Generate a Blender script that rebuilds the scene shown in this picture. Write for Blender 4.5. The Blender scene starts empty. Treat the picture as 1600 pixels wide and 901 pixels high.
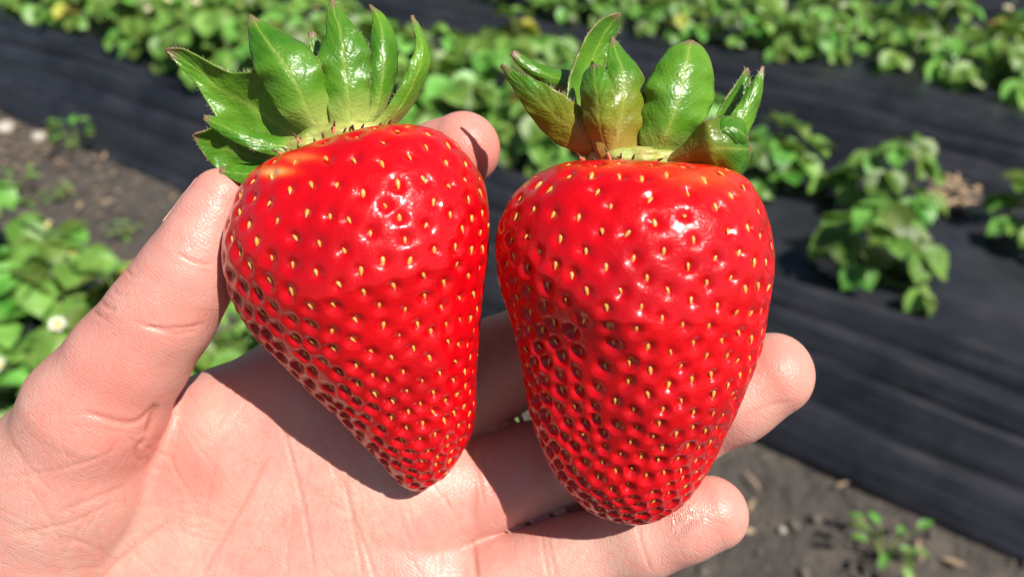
import bpy, math, random
import numpy as np
from mathutils import Vector, Matrix, kdtree, noise

R_ = math.radians
random.seed(7)
rng = np.random.default_rng(11)
S = bpy.context.scene
C = bpy.context.scene.collection

# ------------------------------------------------------------------ camera, sky, sun, exposure
F = 1164.0            # focal length in pixels of the 1600 px wide photograph
PITCH = 35.8
H = 0.90              # height of the phone above the soil
cam = bpy.data.objects.new('camera', bpy.data.cameras.new('camera'))
C.objects.link(cam)
cam.location = (0, 0, H)
cam.rotation_euler = (R_(90 - PITCH), 0, 0)
cam.data.sensor_width = 36
cam.data.lens = F / 1600 * 36
cam.data.clip_start = 0.01
cam.data.clip_end = 500
cam.data.dof.use_dof = True
cam.data.dof.focus_distance = 0.160
cam.data.dof.aperture_fstop = 11.8
S.camera = cam

SUN_CAM = Vector((-0.45, -0.44, -0.78)).normalized()     # travel direction of the light seen from the camera
CR = Matrix.Rotation(R_(90 - PITCH), 3, 'X')
SUN_W = (CR @ SUN_CAM).normalized()
world = bpy.data.worlds.new('World')
S.world = world
world.use_nodes = True
wn = world.node_tree.nodes
sky = wn.new('ShaderNodeTexSky')
sky.sky_type = 'NISHITA'
sky.sun_disc = False
sky.sun_elevation = math.asin(-SUN_W.z)
sky.sun_rotation = math.atan2(-SUN_W.x, -SUN_W.y)
wn['Background'].inputs[1].default_value = 0.05
world.node_tree.links.new(sky.outputs[0], wn['Background'].inputs[0])
sun = bpy.data.objects.new('sun', bpy.data.lights.new('sun', 'SUN'))
C.objects.link(sun)
sun.data.energy = 5.0
sun.data.angle = R_(0.53)
sun.data.color = (1.0, 0.95, 0.88)
sun.rotation_euler = SUN_W.to_track_quat('-Z', 'Y').to_euler()
sun.location = (2, 1, 3)
S.view_settings.view_transform = 'Standard'
S.view_settings.look = 'None'
S.view_settings.gamma = 1
S.view_settings.exposure = 0.52
S.view_settings.use_curve_mapping = False
S.cycles.use_denoising = True
S.cycles.max_bounces = 8
S.cycles.transparent_max_bounces = 4

# ------------------------------------------------------------------ helpers
CRn = np.array(CR)
CL = np.array([0, 0, H])


def cc(px, py, d):
    """camera-space point of photo pixel at depth d"""
    return np.array([(px - 800) / F * d, (450.5 - py) / F * d, -d])


def to_world(p):
    return np.asarray(p) @ CRn.T + CL


def tag(o, label=None, cat=None, group=None, kind=None):
    if label: o['label'] = label
    if cat: o['category'] = cat
    if group: o['group'] = group
    if kind: o['kind'] = kind
    return o


def empty(name, loc, label, cat, group=None):
    o = bpy.data.objects.new(name, None)
    o.empty_display_size = 0.02
    C.objects.link(o)
    o.location = loc
    return tag(o, label, cat, group)


def mesh_data(name, verts, faces, mats, smooth=True, midx=None):
    verts = np.asarray(verts, dtype=np.float32)
    me = bpy.data.meshes.new(name)
    if isinstance(faces, np.ndarray):
        n, k = faces.shape
        me.vertices.add(len(verts)); me.vertices.foreach_set('co', verts.ravel())
        me.loops.add(n * k); me.loops.foreach_set('vertex_index', faces.astype(np.int32).ravel())
        me.polygons.add(n)
        me.polygons.foreach_set('loop_start', np.arange(0, n * k, k, dtype=np.int32))
        me.update(calc_edges=True)
        me.validate()
    else:
        me.from_pydata([tuple(map(float, v)) for v in verts], [], faces)
    me.polygons.foreach_set('use_smooth', np.full(len(me.polygons), smooth))
    if not isinstance(mats, (list, tuple)): mats = [mats]
    for m in mats: me.materials.append(m)
    if midx is not None and len(midx) == len(me.polygons):
        me.polygons.foreach_set('material_index', np.asarray(midx, dtype=np.int32))
    me.update()
    return me


def mesh_obj(name, verts, faces, mats, parent=None, smooth=True, midx=None, attrs=None):
    """verts in world space; stored relative to the parent's location"""
    verts = np.asarray(verts, dtype=float)
    off = np.array(parent.location) if parent else np.zeros(3)
    if parent and parent.parent: off = off + np.array(parent.parent.location)
    me = mesh_data(name, verts - off, faces, mats, smooth, midx)
    if attrs:
        for k, v in attrs.items():
            a = me.attributes.new(k, 'FLOAT', 'POINT')
            a.data.foreach_set('value', np.asarray(v, dtype=np.float32))
    o = bpy.data.objects.new(name, me)
    C.objects.link(o)
    if parent: o.parent = parent
    return o


def catmull(pts, n):
    """n points evenly spaced by arc length on a smooth curve through pts"""
    p = np.asarray(pts, dtype=float)
    a = np.vstack([2 * p[0] - p[1], p, 2 * p[-1] - p[-2]])
    out = []
    for i in range(1, len(a) - 2):
        for t in np.linspace(0, 1, 24, endpoint=False):
            t2, t3 = t * t, t * t * t
            out.append(.5 * ((2 * a[i]) + (-a[i - 1] + a[i + 1]) * t + (2 * a[i - 1] - 5 * a[i] + 4 * a[i + 1] - a[i + 2]) * t2
                             + (-a[i - 1] + 3 * a[i] - 3 * a[i + 1] + a[i + 2]) * t3))
    out.append(a[-2])
    out = np.array(out)
    s = np.r_[0, np.cumsum(np.linalg.norm(np.diff(out[:, :2], axis=0), axis=1))]
    q = np.linspace(0, s[-1], n)
    return np.stack([np.interp(q, s, out[:, k]) for k in range(p.shape[1])], 1)


# ------------------------------------------------------------------ materials
class NT:
    def __init__(self, name):
        self.m = bpy.data.materials.new(name)
        self.m.use_nodes = True
        self.t = self.m.node_tree
        self.b = self.t.nodes['Principled BSDF']
        self.out = self.t.nodes['Material Output']

    def n(self, typ, **kw):
        x = self.t.nodes.new(typ)
        for k, v in kw.items():
            if k.startswith('i_'):
                key = k[2:]
                key = int(key) if key.isdigit() else key.replace('_', ' ')
                x.inputs[key].default_value = v
            else:
                setattr(x, k, v)
        return x

    def l(self, a, b):
        self.t.links.new(a, b)

    def set(self, **kw):
        for k, v in kw.items():
            self.b.inputs[k.replace('_', ' ')].default_value = v

    def ramp(self, src, stops):
        r = self.n('ShaderNodeValToRGB')
        e = r.color_ramp.elements
        while len(e) < len(stops): e.new(0.5)
        for i, (p, c) in enumerate(stops):
            e[i].position = p; e[i].color = (*c, 1)
        self.l(src, r.inputs[0])
        return r.outputs[0]

    def mix(self, fac, a, b, mode='MIX'):
        x = self.n('ShaderNodeMix', data_type='RGBA', blend_type=mode)
        for s, v in ((x.inputs[0], fac), (x.inputs[6], a), (x.inputs[7], b)):
            if hasattr(v, 'is_linked'): self.l(v, s)
            elif isinstance(v, (int, float)): s.default_value = v
            else: s.default_value = (*v, 1)
        return x.outputs[2]

    def math(self, op, a, b=0.5, c=None):
        x = self.n('ShaderNodeMath', operation=op)
        for i, v in enumerate((a, b) if c is None else (a, b, c)):
            if hasattr(v, 'is_linked'): self.l(v, x.inputs[i])
            else: x.inputs[i].default_value = v
        return x.outputs[0]

    def noise(self, scale, detail=3, rough=.5, vec=None, out=0, dist=0):
        x = self.n('ShaderNodeTexNoise')
        x.inputs['Scale'].default_value = scale
        x.inputs['Detail'].default_value = detail
        x.inputs['Roughness'].default_value = rough
        x.inputs['Distortion'].default_value = dist
        self.l(vec if vec is not None else self.geo(), x.inputs['Vector'])
        return x.outputs[out]

    def geo(self):
        if not hasattr(self, '_g'): self._g = self.n('ShaderNodeTexCoord').outputs['Object']
        return self._g

    def attr(self, name):
        return self.n('ShaderNodeAttribute', attribute_name=name).outputs['Fac']

    def bump(self, h, strength=.3, dist=.001, prev=None):
        x = self.n('ShaderNodeBump')
        x.inputs['Strength'].default_value = strength
        x.inputs['Distance'].default_value = dist
        self.l(h, x.inputs['Height'])
        if prev is not None: self.l(prev, x.inputs['Normal'])
        return x.outputs[0]

    def mapping(self, sc, rot=(0, 0, 0)):
        x = self.n('ShaderNodeMapping')
        x.inputs['Scale'].default_value = sc
        x.inputs['Rotation'].default_value = rot
        self.l(self.geo(), x.inputs['Vector'])
        return x.outputs[0]


def m_flesh():
    t = NT('strawberry_flesh')
    n1 = t.noise(60, 3)
    red = t.ramp(n1, [(.3, (.42, .0008, .004)), (.7, (.62, .0014, .005))])
    pale = t.attr('pale')
    orange = t.ramp(pale, [(0, (.62, .002, .004)), (.35, (.72, .025, .005)), (.7, (.76, .16, .03)), (1, (.72, .42, .17))])
    col = t.mix(t.math('MINIMUM', t.math('MULTIPLY', pale, 3.0), 1.0), red, orange)
    t.l(col, t.b.inputs['Base Color'])
    t.set(Roughness=.30, IOR=1.4)
    t.b.inputs['Specular IOR Level'].default_value = .22
    t.b.inputs['Subsurface Weight'].default_value = .35
    t.b.inputs['Subsurface Radius'].default_value = (1, .12, .08)
    t.b.inputs['Subsurface Scale'].default_value = .0018
    t.b.inputs['Coat Weight'].default_value = .8
    t.b.inputs['Coat Roughness'].default_value = .03
    h = t.bump(t.noise(1500, 3), .28, .0003)
    h2 = t.bump(t.noise(480, 3), .28, .0007, h)
    t.l(h2, t.b.inputs['Normal'])
    t.l(h2, t.b.inputs['Coat Normal'])
    return t.m


def m_seed():
    t = NT('strawberry_seed')
    n1 = t.noise(330, 1)
    t.l(t.ramp(n1, [(.25, (.50, .10, .02)), (.42, (.70, .28, .05)), (.6, (.66, .36, .08)), (.78, (.40, .36, .06))]), t.b.inputs['Base Color'])
    t.set(Roughness=.35)
    t.b.inputs['Subsurface Weight'].default_value = .15
    t.b.inputs['Subsurface Scale'].default_value = .0006
    return t.m


def m_sepal(name, base=(.10, .22, .02), mid=(.055, .19, .018), red=0.0):
    t = NT(name)
    u, v = t.attr('leaf_u'), t.attr('leaf_v')
    n1 = t.noise(180, 4)
    n2 = t.noise(70, 3)
    green = t.ramp(n2, [(.3, (.045, .17, .008)), (.7, (.15, .34, .02))])
    au = t.math('ABSOLUTE', u)
    # pale base running up the midrib
    rib = t.math('LESS_THAN', au, .035)
    ribw = t.math('POWER', t.math('SUBTRACT', 1.0, au, None), 14.0)
    bz = t.math('SUBTRACT', 1.0, t.math('MULTIPLY', v, 3.2))
    bz = t.math('MAXIMUM', bz, 0.0)
    c = t.mix(t.math('MULTIPLY', ribw, .38), green, (.50, .60, .12))
    c = t.mix(t.math('MINIMUM', t.math('MULTIPLY', bz, 1.15), 1.0), c, (.50, .54, .14))
    if red:
        rz = t.math('MULTIPLY', t.math('MINIMUM', t.math('MAXIMUM', t.math('SUBTRACT', 1.25, t.math('MULTIPLY', v, 1.7)), 0.0), 1.0), red)
        c = t.mix(rz, c, (.46, .12, .015))
    ez = t.math('MULTIPLY', t.math('MAXIMUM', t.math('SUBTRACT', t.math('ADD', au, t.math('MULTIPLY', n1, .16)), 1.04), 0.0), 14.0)
    c = t.mix(t.math('MINIMUM', ez, .85), c, (.30, .20, .08))
    tipz = t.math('MULTIPLY', t.math('MAXIMUM', t.math('SUBTRACT', v, .90), 0.0), 12.0)
    tipn = t.math('MINIMUM', t.math('MULTIPLY', tipz, t.math('ADD', n1, .5)), 1.0)
    c = t.mix(tipn, c, (.28, .17, .10))
    t.l(c, t.b.inputs['Base Color'])
    t.set(Roughness=.36)
    t.b.inputs['Coat Weight'].default_value = .2
    t.b.inputs['Coat Roughness'].default_value = .25
    # side veins and a blistered skin
    w = t.math('SINE', t.math('MULTIPLY', t.math('SUBTRACT', t.math('MULTIPLY', v, 1.0), t.math('MULTIPLY', au, .28)), 62.0))
    w = t.math('POWER', t.math('ABSOLUTE', w), .5)
    vor = t.n('ShaderNodeTexVoronoi', feature='DISTANCE_TO_EDGE'); vor.inputs['Scale'].default_value = 800
    t.l(t.geo(), vor.inputs['Vector'])
    vh = t.math('MINIMUM', t.math('MULTIPLY', vor.outputs[0], 4.0), 1.0)
    b = t.bump(w, .07, .0004)
    b = t.bump(vh, .20, .0003, b)
    b = t.bump(n1, .25, .0012, b)
    t.l(b, t.b.inputs['Normal'])
    tr = t.n('ShaderNodeBsdfTranslucent')
    t.l(t.mix(.5, c, (.45, .70, .03)), tr.inputs[0])
    ms = t.n('ShaderNodeMixShader'); ms.inputs[0].default_value = .22
    t.l(t.b.outputs[0], ms.inputs[1]); t.l(tr.outputs[0], ms.inputs[2])
    t.l(ms.outputs[0], t.out.inputs[0])
    return t.m


def m_simple(name, col, rough=.6, var=None, scale=60, bump=0, bdist=.001, translucent=0, sss=0, spec=.5):
    t = NT(name)
    if var:
        c = t.ramp(t.noise(scale, 4), [(.3, col), (.7, var)])
        t.l(c, t.b.inputs['Base Color'])
    else:
        t.b.inputs['Base Color'].default_value = (*col, 1)
    t.set(Roughness=rough)
    t.b.inputs['Specular IOR Level'].default_value = spec
    if bump: t.l(t.bump(t.noise(scale * 2.5, 5), bump, bdist), t.b.inputs['Normal'])
    if sss:
        t.b.inputs['Subsurface Weight'].default_value = sss
        t.b.inputs['Subsurface Scale'].default_value = .001
    if translucent:
        tr = t.n('ShaderNodeBsdfTranslucent'); tr.inputs[0].default_value = (col[0] * 1.5, col[1] * 1.5, col[2], 1)
        ms = t.n('ShaderNodeMixShader'); ms.inputs[0].default_value = translucent
        t.l(t.b.outputs[0], ms.inputs[1]); t.l(tr.outputs[0], ms.inputs[2]); t.l(ms.outputs[0], t.out.inputs[0])
    return t.m


def m_skin():
    t = NT('skin')
    big = t.noise(30, 4, .6)
    fine = t.noise(330, 5, .7)
    base = t.ramp(big, [(.32, (.55, .24, .205)), (.5, (.56, .33, .275)), (.66, (.57, .41, .325))])
    col = t.mix(t.math('MULTIPLY', t.math('POWER', fine, 2.0), 1.3), base, (.64, .22, .165))
    col = t.mix(t.attr('flush'), col, (.68, .19, .145))
    col = t.mix(t.math('MULTIPLY', t.attr('crease'), .45), col, (.48, .14, .08))
    t.l(col, t.b.inputs['Base Color'])
    wet = t.attr('wet')
    rg = t.math('SUBTRACT', t.math('ADD', t.math('MULTIPLY', fine, .15), .36), t.math('MULTIPLY', wet, .30))
    t.l(rg, t.b.inputs['Roughness'])
    t.b.inputs['Subsurface Weight'].default_value = .45
    t.b.inputs['Subsurface Radius'].default_value = (1, .32, .18)
    t.b.inputs['Subsurface Scale'].default_value = .0024
    t.b.inputs['Specular IOR Level'].default_value = .45
    t.l(wet, t.b.inputs['Coat Weight'])
    t.b.inputs['Coat Roughness'].default_value = .12
    # skin grain: small plates with fine furrows, and faint print ridges
    def plates(scale, sc, rot, s, d, prev, k):
        vm = t.mapping(sc, rot)
        nz = t.n('ShaderNodeTexNoise'); nz.inputs['Scale'].default_value = 90; t.l(vm, nz.inputs['Vector'])
        mx = t.n('ShaderNodeMix', data_type='VECTOR'); mx.inputs[0].default_value = .012
        t.l(vm, mx.inputs[4]); t.l(nz.outputs['Color'], mx.inputs[5])
        v = t.n('ShaderNodeTexVoronoi', feature='DISTANCE_TO_EDGE'); v.inputs['Scale'].default_value = scale
        t.l(mx.outputs[1], v.inputs['Vector'])
        return t.bump(t.math('MINIMUM', t.math('MULTIPLY', v.outputs[0], k), 1.0), s, d, prev)
    b = plates(620, (1, 1, .4), (0, .5, .4), .26, .00016, None, 7)
    b = plates(1300, (1, .45, 1), (.4, 0, 0), .26, .0001, b, 3)
    wv = t.n('ShaderNodeTexWave', wave_type='BANDS', bands_direction='DIAGONAL')
    wv.inputs['Scale'].default_value = 480; wv.inputs['Distortion'].default_value = 9
    wv.inputs['Detail'].default_value = 2; wv.inputs['Detail Scale'].default_value = .35
    t.l(t.geo(), wv.inputs['Vector'])
    b = t.bump(wv.outputs['Fac'], .16, .00012, b)
    wr = t.n('ShaderNodeTexWave', wave_type='BANDS', bands_direction='X')
    wr.inputs['Scale'].default_value = 560; wr.inputs['Distortion'].default_value = 14; wr.inputs['Detail Scale'].default_value = .5
    t.l(t.geo(), wr.inputs['Vector'])
    b = t.bump(t.math('MULTIPLY', wr.outputs['Fac'], t.math('MULTIPLY', wet, t.math('GREATER_THAN', t.noise(700, 3), .47))), .9, .00025, b)
    b = t.bump(t.noise(120, 4), .15, .0010, b)
    t.l(b, t.b.inputs['Normal'])
    return t.m


def m_leaf(name, a, b, rough=.38, tr=.25):
    t = NT(name)
    oi = t.n('ShaderNodeObjectInfo').outputs['Random']
    c = t.ramp(t.noise(14, 3), [(.3, a), (.7, b)])
    isl = t.n('ShaderNodeNewGeometry').outputs['Random Per Island']
    hs = t.n('ShaderNodeHueSaturation')
    t.l(c, hs.inputs['Color'])
    t.l(t.math('ADD', t.math('MULTIPLY', isl, .06), .465), hs.inputs['Hue'])
    t.l(t.math('ADD', t.math('MULTIPLY', isl, .9), t.math('ADD', t.math('MULTIPLY', oi, .2), .42)), hs.inputs['Value'])
    t.l(hs.outputs[0], t.b.inputs['Base Color'])
    t.set(Roughness=rough)
    t.b.inputs['Specular IOR Level'].default_value = .35
    x = t.n('ShaderNodeBsdfTranslucent')
    t.l(t.mix(.5, hs.outputs[0], (.22, .34, .03)), x.inputs[0])
    ms = t.n('ShaderNodeMixShader'); ms.inputs[0].default_value = tr
    t.l(t.bump(t.noise(120, 3), .4, .004), t.b.inputs['Normal'])
    t.l(t.b.outputs[0], ms.inputs[1]); t.l(x.outputs[0], ms.inputs[2]); t.l(ms.outputs[0], t.out.inputs[0])
    return t.m


ROWDIR = R_(55.6)
Dv = np.array([-math.sin(ROWDIR), math.cos(ROWDIR)])     # along the beds (far left)
Nv = np.array([math.cos(ROWDIR), math.sin(ROWDIR)])      # across the beds (away)


def gxy(p, d):
    v = Nv * p + Dv * d
    return float(v[0]), float(v[1])


def m_film():
    t = NT('black_plastic_film')
    rot = t.mapping((1, 1, 1), (0, 0, math.atan2(Nv[1], Nv[0]) * -1))
    # stretched along the row: pull marks
    st = t.n('ShaderNodeMapping'); st.inputs['Scale'].default_value = (1, .06, 1); t.l(rot, st.inputs['Vector'])
    n1 = t.noise(26, 4, .6, st.outputs[0])
    n2 = t.noise(90, 3, .6, st.outputs[0])
    dust = t.ramp(t.noise(5, 5, .65), [(.35, (.009, .010, .014)), (.75, (.036, .037, .044))])
    t.l(dust, t.b.inputs['Base Color'])
    t.set(Roughness=.42)
    t.l(t.ramp(t.noise(9, 3), [(.3, (.22,) * 3), (.7, (.36,) * 3)]), t.b.inputs['Roughness'])
    b = t.bump(n1, .55, .02)
    b = t.bump(n2, .3, .005, b)
    t.l(b, t.b.inputs['Normal'])
    return t.m


def m_soil():
    t = NT('soil')
    n1 = t.noise(9, 6, .7)
    n2 = t.noise(70, 5, .7)
    c = t.ramp(n1, [(.3, (.045, .038, .033)), (.55, (.098, .082, .068)), (.75, (.17, .14, .112))])
    c = t.mix(t.math('MULTIPLY', n2, .6), c, (.05, .042, .036))
    t.l(c, t.b.inputs['Base Color'])
    t.set(Roughness=.95)
    b = t.bump(n2, .9, .012)
    b = t.bump(t.noise(22, 4), .8, .03, b)
    t.l(b, t.b.inputs['Normal'])
    return t.m


M = dict(
    flesh=m_flesh(), seed=m_seed(), skin=m_skin(),
    sepal=m_sepal('sepal_green'), sepal_red=m_sepal('sepal_blushed', red=.5),
    calyx=m_simple('calyx_pale', (.20, .28, .04), .5, (.46, .42, .13), 260, .5, .0006, sss=.2),
    filament=m_simple('filament', (.72, .16, .10), .5, sss=.2), anther=m_simple('anther', (.10, .03, .015), .6),
    hair=m_simple('hair', (.75, .72, .62), .5, translucent=.4),
    nail=m_simple('nail', (.80, .47, .39), .25, sss=.4),
    leaf=m_leaf('leaf_green', (.05, .15, .014), (.23, .42, .085)), leaf_old=m_leaf('leaf_yellowed', (.32, .33, .05), (.45, .38, .08)),
    stem=m_simple('stem_green', (.13, .20, .05), .5, (.20, .24, .08), 30),
    petal=m_simple('petal', (.78, .78, .74), .5, translucent=.25), disk=m_simple('flower_disk', (.65, .48, .05), .6),
    film=m_film(), soil=m_soil(),
    straw=m_simple('dry_leaf', (.22, .14, .08), .8, (.40, .29, .18), 30), stone=m_simple('stone', (.30, .27, .23), .9, (.48, .44, .38), 40, .5, .004),
    clod=m_simple('soil_clod', (.085, .072, .06), .95, (.15, .125, .10), 40, .8, .006),
    unripe=m_simple('young_fruit', (.55, .10, .05), .35, (.65, .35, .16), 25),
)

# ------------------------------------------------------------------ ground and beds
def wob(x, y, s, seed=0):
    return noise.noise(Vector((x * s, y * s, seed)))


n = 160
xs = np.linspace(-1, 1, n)
ax = np.sign(xs) * (np.abs(xs) * 4 + np.abs(xs) ** 6 * 76)
V = []
for j in range(n):
    for i in range(n):
        x, y = ax[i], ax[j] + 1.2
        near = max(0.0, 1 - max(abs(x), abs(y - 1.2)) / 5)
        V.append((x, y, near * (.012 * wob(x, y, 5, 3) + .007 * wob(x, y, 18, 9)) - .004))
Q = np.array([[j * n + i, j * n + i + 1, (j + 1) * n + i + 1, (j + 1) * n + i] for j in range(n - 1) for i in range(n - 1)])
g = mesh_obj('soil_ground', V, Q, M['soil'])
tag(g, kind='structure')

BEDS = [(-.32, .56, 0), (.90, 1.76, 1), (1.80, 2.84, 2), (2.90, 3.96, 3), (4.02, 5.08, 4), (5.14, 6.20, 5)]
BL = {0: 'black plastic sheet over the bed below the left hand edge, mostly under leaves',
      1: 'wrinkled black plastic sheet over the nearest bed beyond the bare soil path',
      2: 'smooth dark plastic sheet over the second bed behind the strawberries',
      3: 'dark plastic sheet over the third bed, barely seen behind the top plant row',
      4: 'dark plastic sheet over the fourth bed, behind the third', 5: 'dark plastic sheet over the farthest bed'}


def bed_z(s, w, hgt=.17):
    """height of a bed's section at distance s from its near foot"""
    e = min(s, w - s)
    a = min(1, max(0, e / .24))
    return hgt * (1 - (1 - a) ** 2.2)


for p0, p1, k in BEDS:
    w = p1 - p0
    na, nl = 200, 200
    V = []
    for j in range(nl):
        d = -2.6 + 10.6 * (j / (nl - 1)) ** 1.25
        for i in range(na):
            s = w * i / (na - 1)
            z = bed_z(s, w)
            e = min(s, w - s)
            amp = .020 if e < .3 else .005
            wr = noise.noise(Vector((s * 30 + .5 * wob(d, 0, 1.1, k), d * .9, k * 7))) + .6 * noise.noise(Vector((s * 62 + d * 1.2, d * 1.6, k * 3)))
            f = 1 if 0 < i < na - 1 else 0
            fold = max(0, 1 - abs(s - .19) / .19) * .075 * (abs(math.sin(s * 56 + 1.6 * wob(d, 0, .8, k + 5) + .9 * wob(d, s * 3, 2.5, k))) ** .33 - .75)
            z += amp * wr * f * min(1, e / .03) + .012 * wob(s, d, 2.2, k) + fold * f
            x, y = gxy(p0 + s + .012 * wob(0, d, 1.3, k) + .006 * wr * f * (e < .3), d)
            V.append((x, y, z if f else -.02))
    Q = np.array([[j * na + i, j * na + i + 1, (j + 1) * na + i + 1, (j + 1) * na + i] for j in range(nl - 1) for i in range(na - 1)])[:, ::-1]
    o = mesh_obj('plastic_mulch_sheet', V, Q, M['film'])
    md = o.modifiers.new('thickness', 'SOLIDIFY'); md.thickness = .001
    tag(o, BL[k], 'plastic sheet', 'black plastic sheets over the planting beds')


# ------------------------------------------------------------------ strawberry plants in the field
def leaflet(V, Fc, base, dirv, up, L, W, curl=.2, teeth=True):
    dirv = Vector(dirv).normalized()
    side = dirv.cross(Vector(up)).normalized()
    nrm = side.cross(dirv).normalized()
    nv, nu = 9, 5
    i0 = len(V)
    for j in range(nv):
        v = j / (nv - 1)
        wv = W * .5 * (math.sin(math.pi * min(1, v * .92 + .06)) ** .62) * (1.08 if v > .5 else 1)
        if teeth: wv *= 1 + (.07 if j % 2 else -.05)
        for i in range(nu):
            u = -1 + 2 * i / (nu - 1)
            p = Vector(base) + dirv * (L * v - .10 * L * abs(u) * v) + side * (u * wv) + nrm * (abs(u) ** 1.4 * wv * .38 - curl * L * v * v)
            V.append(p)
    for j in range(nv - 1):
        for i in range(nu - 1):
            a = i0 + j * nu + i
            Fc.append((a, a + 1, a + nu + 1, a + nu))


def tube(V, Fc, pts, r0, r1, k=5):
    pts = [Vector(p) for p in pts]
    i0 = len(V)
    for j, p in enumerate(pts):
        tg = (pts[min(j + 1, len(pts) - 1)] - pts[max(j - 1, 0)]).normalized()
        a = tg.orthogonal().normalized(); b = tg.cross(a)
        r = r0 + (r1 - r0) * j / (len(pts) - 1)
        for q in range(k):
            t = 2 * math.pi * q / k
            V.append(p + (a * math.cos(t) + b * math.sin(t)) * r)
    for j in range(len(pts) - 1):
        for q in range(k):
            Fc.append((i0 + j * k + q, i0 + j * k + (q + 1) % k, i0 + (j + 1) * k + (q + 1) % k, i0 + (j + 1) * k + q))


def plant_meshes(seed, nleaf=20, rad=.15, hgt=.17, L0=.062):
    rd = random.Random(seed)
    V, Fc, V2, F2, V3, F3 = [], [], [], [], [], []
    for q in range(nleaf):
        a = q * 2.399 + rd.uniform(-.3, .3)
        fr = math.sqrt((q + .5) / nleaf)
        r = rad * fr * rd.uniform(.8, 1.15)
        z = hgt * (1.05 - .75 * fr ** 2) * rd.uniform(.75, 1.1)
        out = Vector((math.cos(a), math.sin(a), 0))
        tip = out * r + Vector((0, 0, z))
        tube(V2, F2, [(0, 0, 0), out * r * .35 + Vector((0, 0, z * .6)), tip], .0022, .0014)
        old = rd.random() < .03 and seed < 107
        vv, ff = (V3, F3) if old else (V, Fc)
        lt = rd.uniform(-.5, .25) - .35 * fr
        up = (Vector((0, 0, 1)) + out * (.55 * fr) + Vector((rd.uniform(-.35, .35), rd.uniform(-.35, .35), 0))).normalized()
        L = L0 * rd.uniform(.75, 1.2)
        for da in (-1.25, 0, 1.25):
            d = Vector((math.cos(a + da), math.sin(a + da), lt))
            leaflet(vv, ff, tip, d, up, L * (1.05 if da == 0 else .92), L * .86, rd.uniform(.05, .35))
    return (V, Fc), (V2, F2), (V3, F3)


def flower_meshes(rd):
    V, Fc = [], []
    for k in range(5):
        a = 2 * math.pi * k / 5
        d = Vector((math.cos(a), math.sin(a), .25))
        leaflet(V, Fc, (0, 0, 0), d, (0, 0, 1), .0085, .008, .05, False)
    Vd, Fd = [], []
    for j in range(4):
        ph = j / 3 * math.pi / 2
        for i in range(10):
            t = 2 * math.pi * i / 10
            Vd.append(Vector((.0042 * math.cos(ph) * math.cos(t), .0042 * math.cos(ph) * math.sin(t), .003 * math.sin(ph) + .001)))
    for j in range(3):
        for i in range(10): Fd.append((j * 10 + i, j * 10 + (i + 1) % 10, (j + 1) * 10 + (i + 1) % 10, (j + 1) * 10 + i))
    return (V, Fc), (Vd, Fd)


PROTO = []
for sd in range(9):
    a, b, c = plant_meshes(100 + sd, nleaf=[20, 24, 17, 22, 26, 19, 15, 13, 15][sd], rad=[.14, .16, .13, .15, .17, .14, .12, .10, .11][sd], L0=[.064, .068, .066, .062, .066, .07, .066, .062, .064][sd])
    PROTO.append((mesh_data('foliage', a[0], a[1], M['leaf']), mesh_data('petioles', b[0], b[1], M['stem']),
                  mesh_data('old_leaves', c[0], c[1], M['leaf_old']) if c[1] else None))
fa, fb = flower_meshes(random)
FLP, FLD = mesh_data('petals', fa[0], fa[1], M['petal']), mesh_data('centre', fb[0], fb[1], M['disk'])


def child(name, me, par, loc=(0, 0, 0), rot=(0, 0, 0), sc=1):
    o = bpy.data.objects.new(name, me)
    C.objects.link(o); o.parent = par; o.location = loc; o.rotation_euler = rot; o.scale = (sc,) * 3
    return o


def plant(p, d, z, k, rot, sc, label, group, tilt=(0, 0), flowers=()):
    x, y = gxy(p, d)
    q = (np.array([x, y, z + .08]) - CL) @ CRn
    if q[2] > -.2 or not (-170 < q[0] / -q[2] * F + 800 < 1770 and -120 < 450 - q[1] / -q[2] * F < 1020): return None
    r = empty('strawberry_plant', (x, y, z), label, 'strawberry plant', group)
    r.rotation_euler = (tilt[0], tilt[1], rot); r.scale = (sc,) * 3
    child('foliage', PROTO[k][0], r); child('leaf_stalks', PROTO[k][1], r)
    if PROTO[k][2]: child('yellowed_leaves', PROTO[k][2], r)
    for (a, rr, h) in flowers:
        f = child('flower', FLP, r, (rr * math.cos(a), rr * math.sin(a), h), (random.uniform(-.5, .5), random.uniform(-.5, .5), a), 1.5)
        child('flower_centre', FLD, f)
    return r


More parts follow.
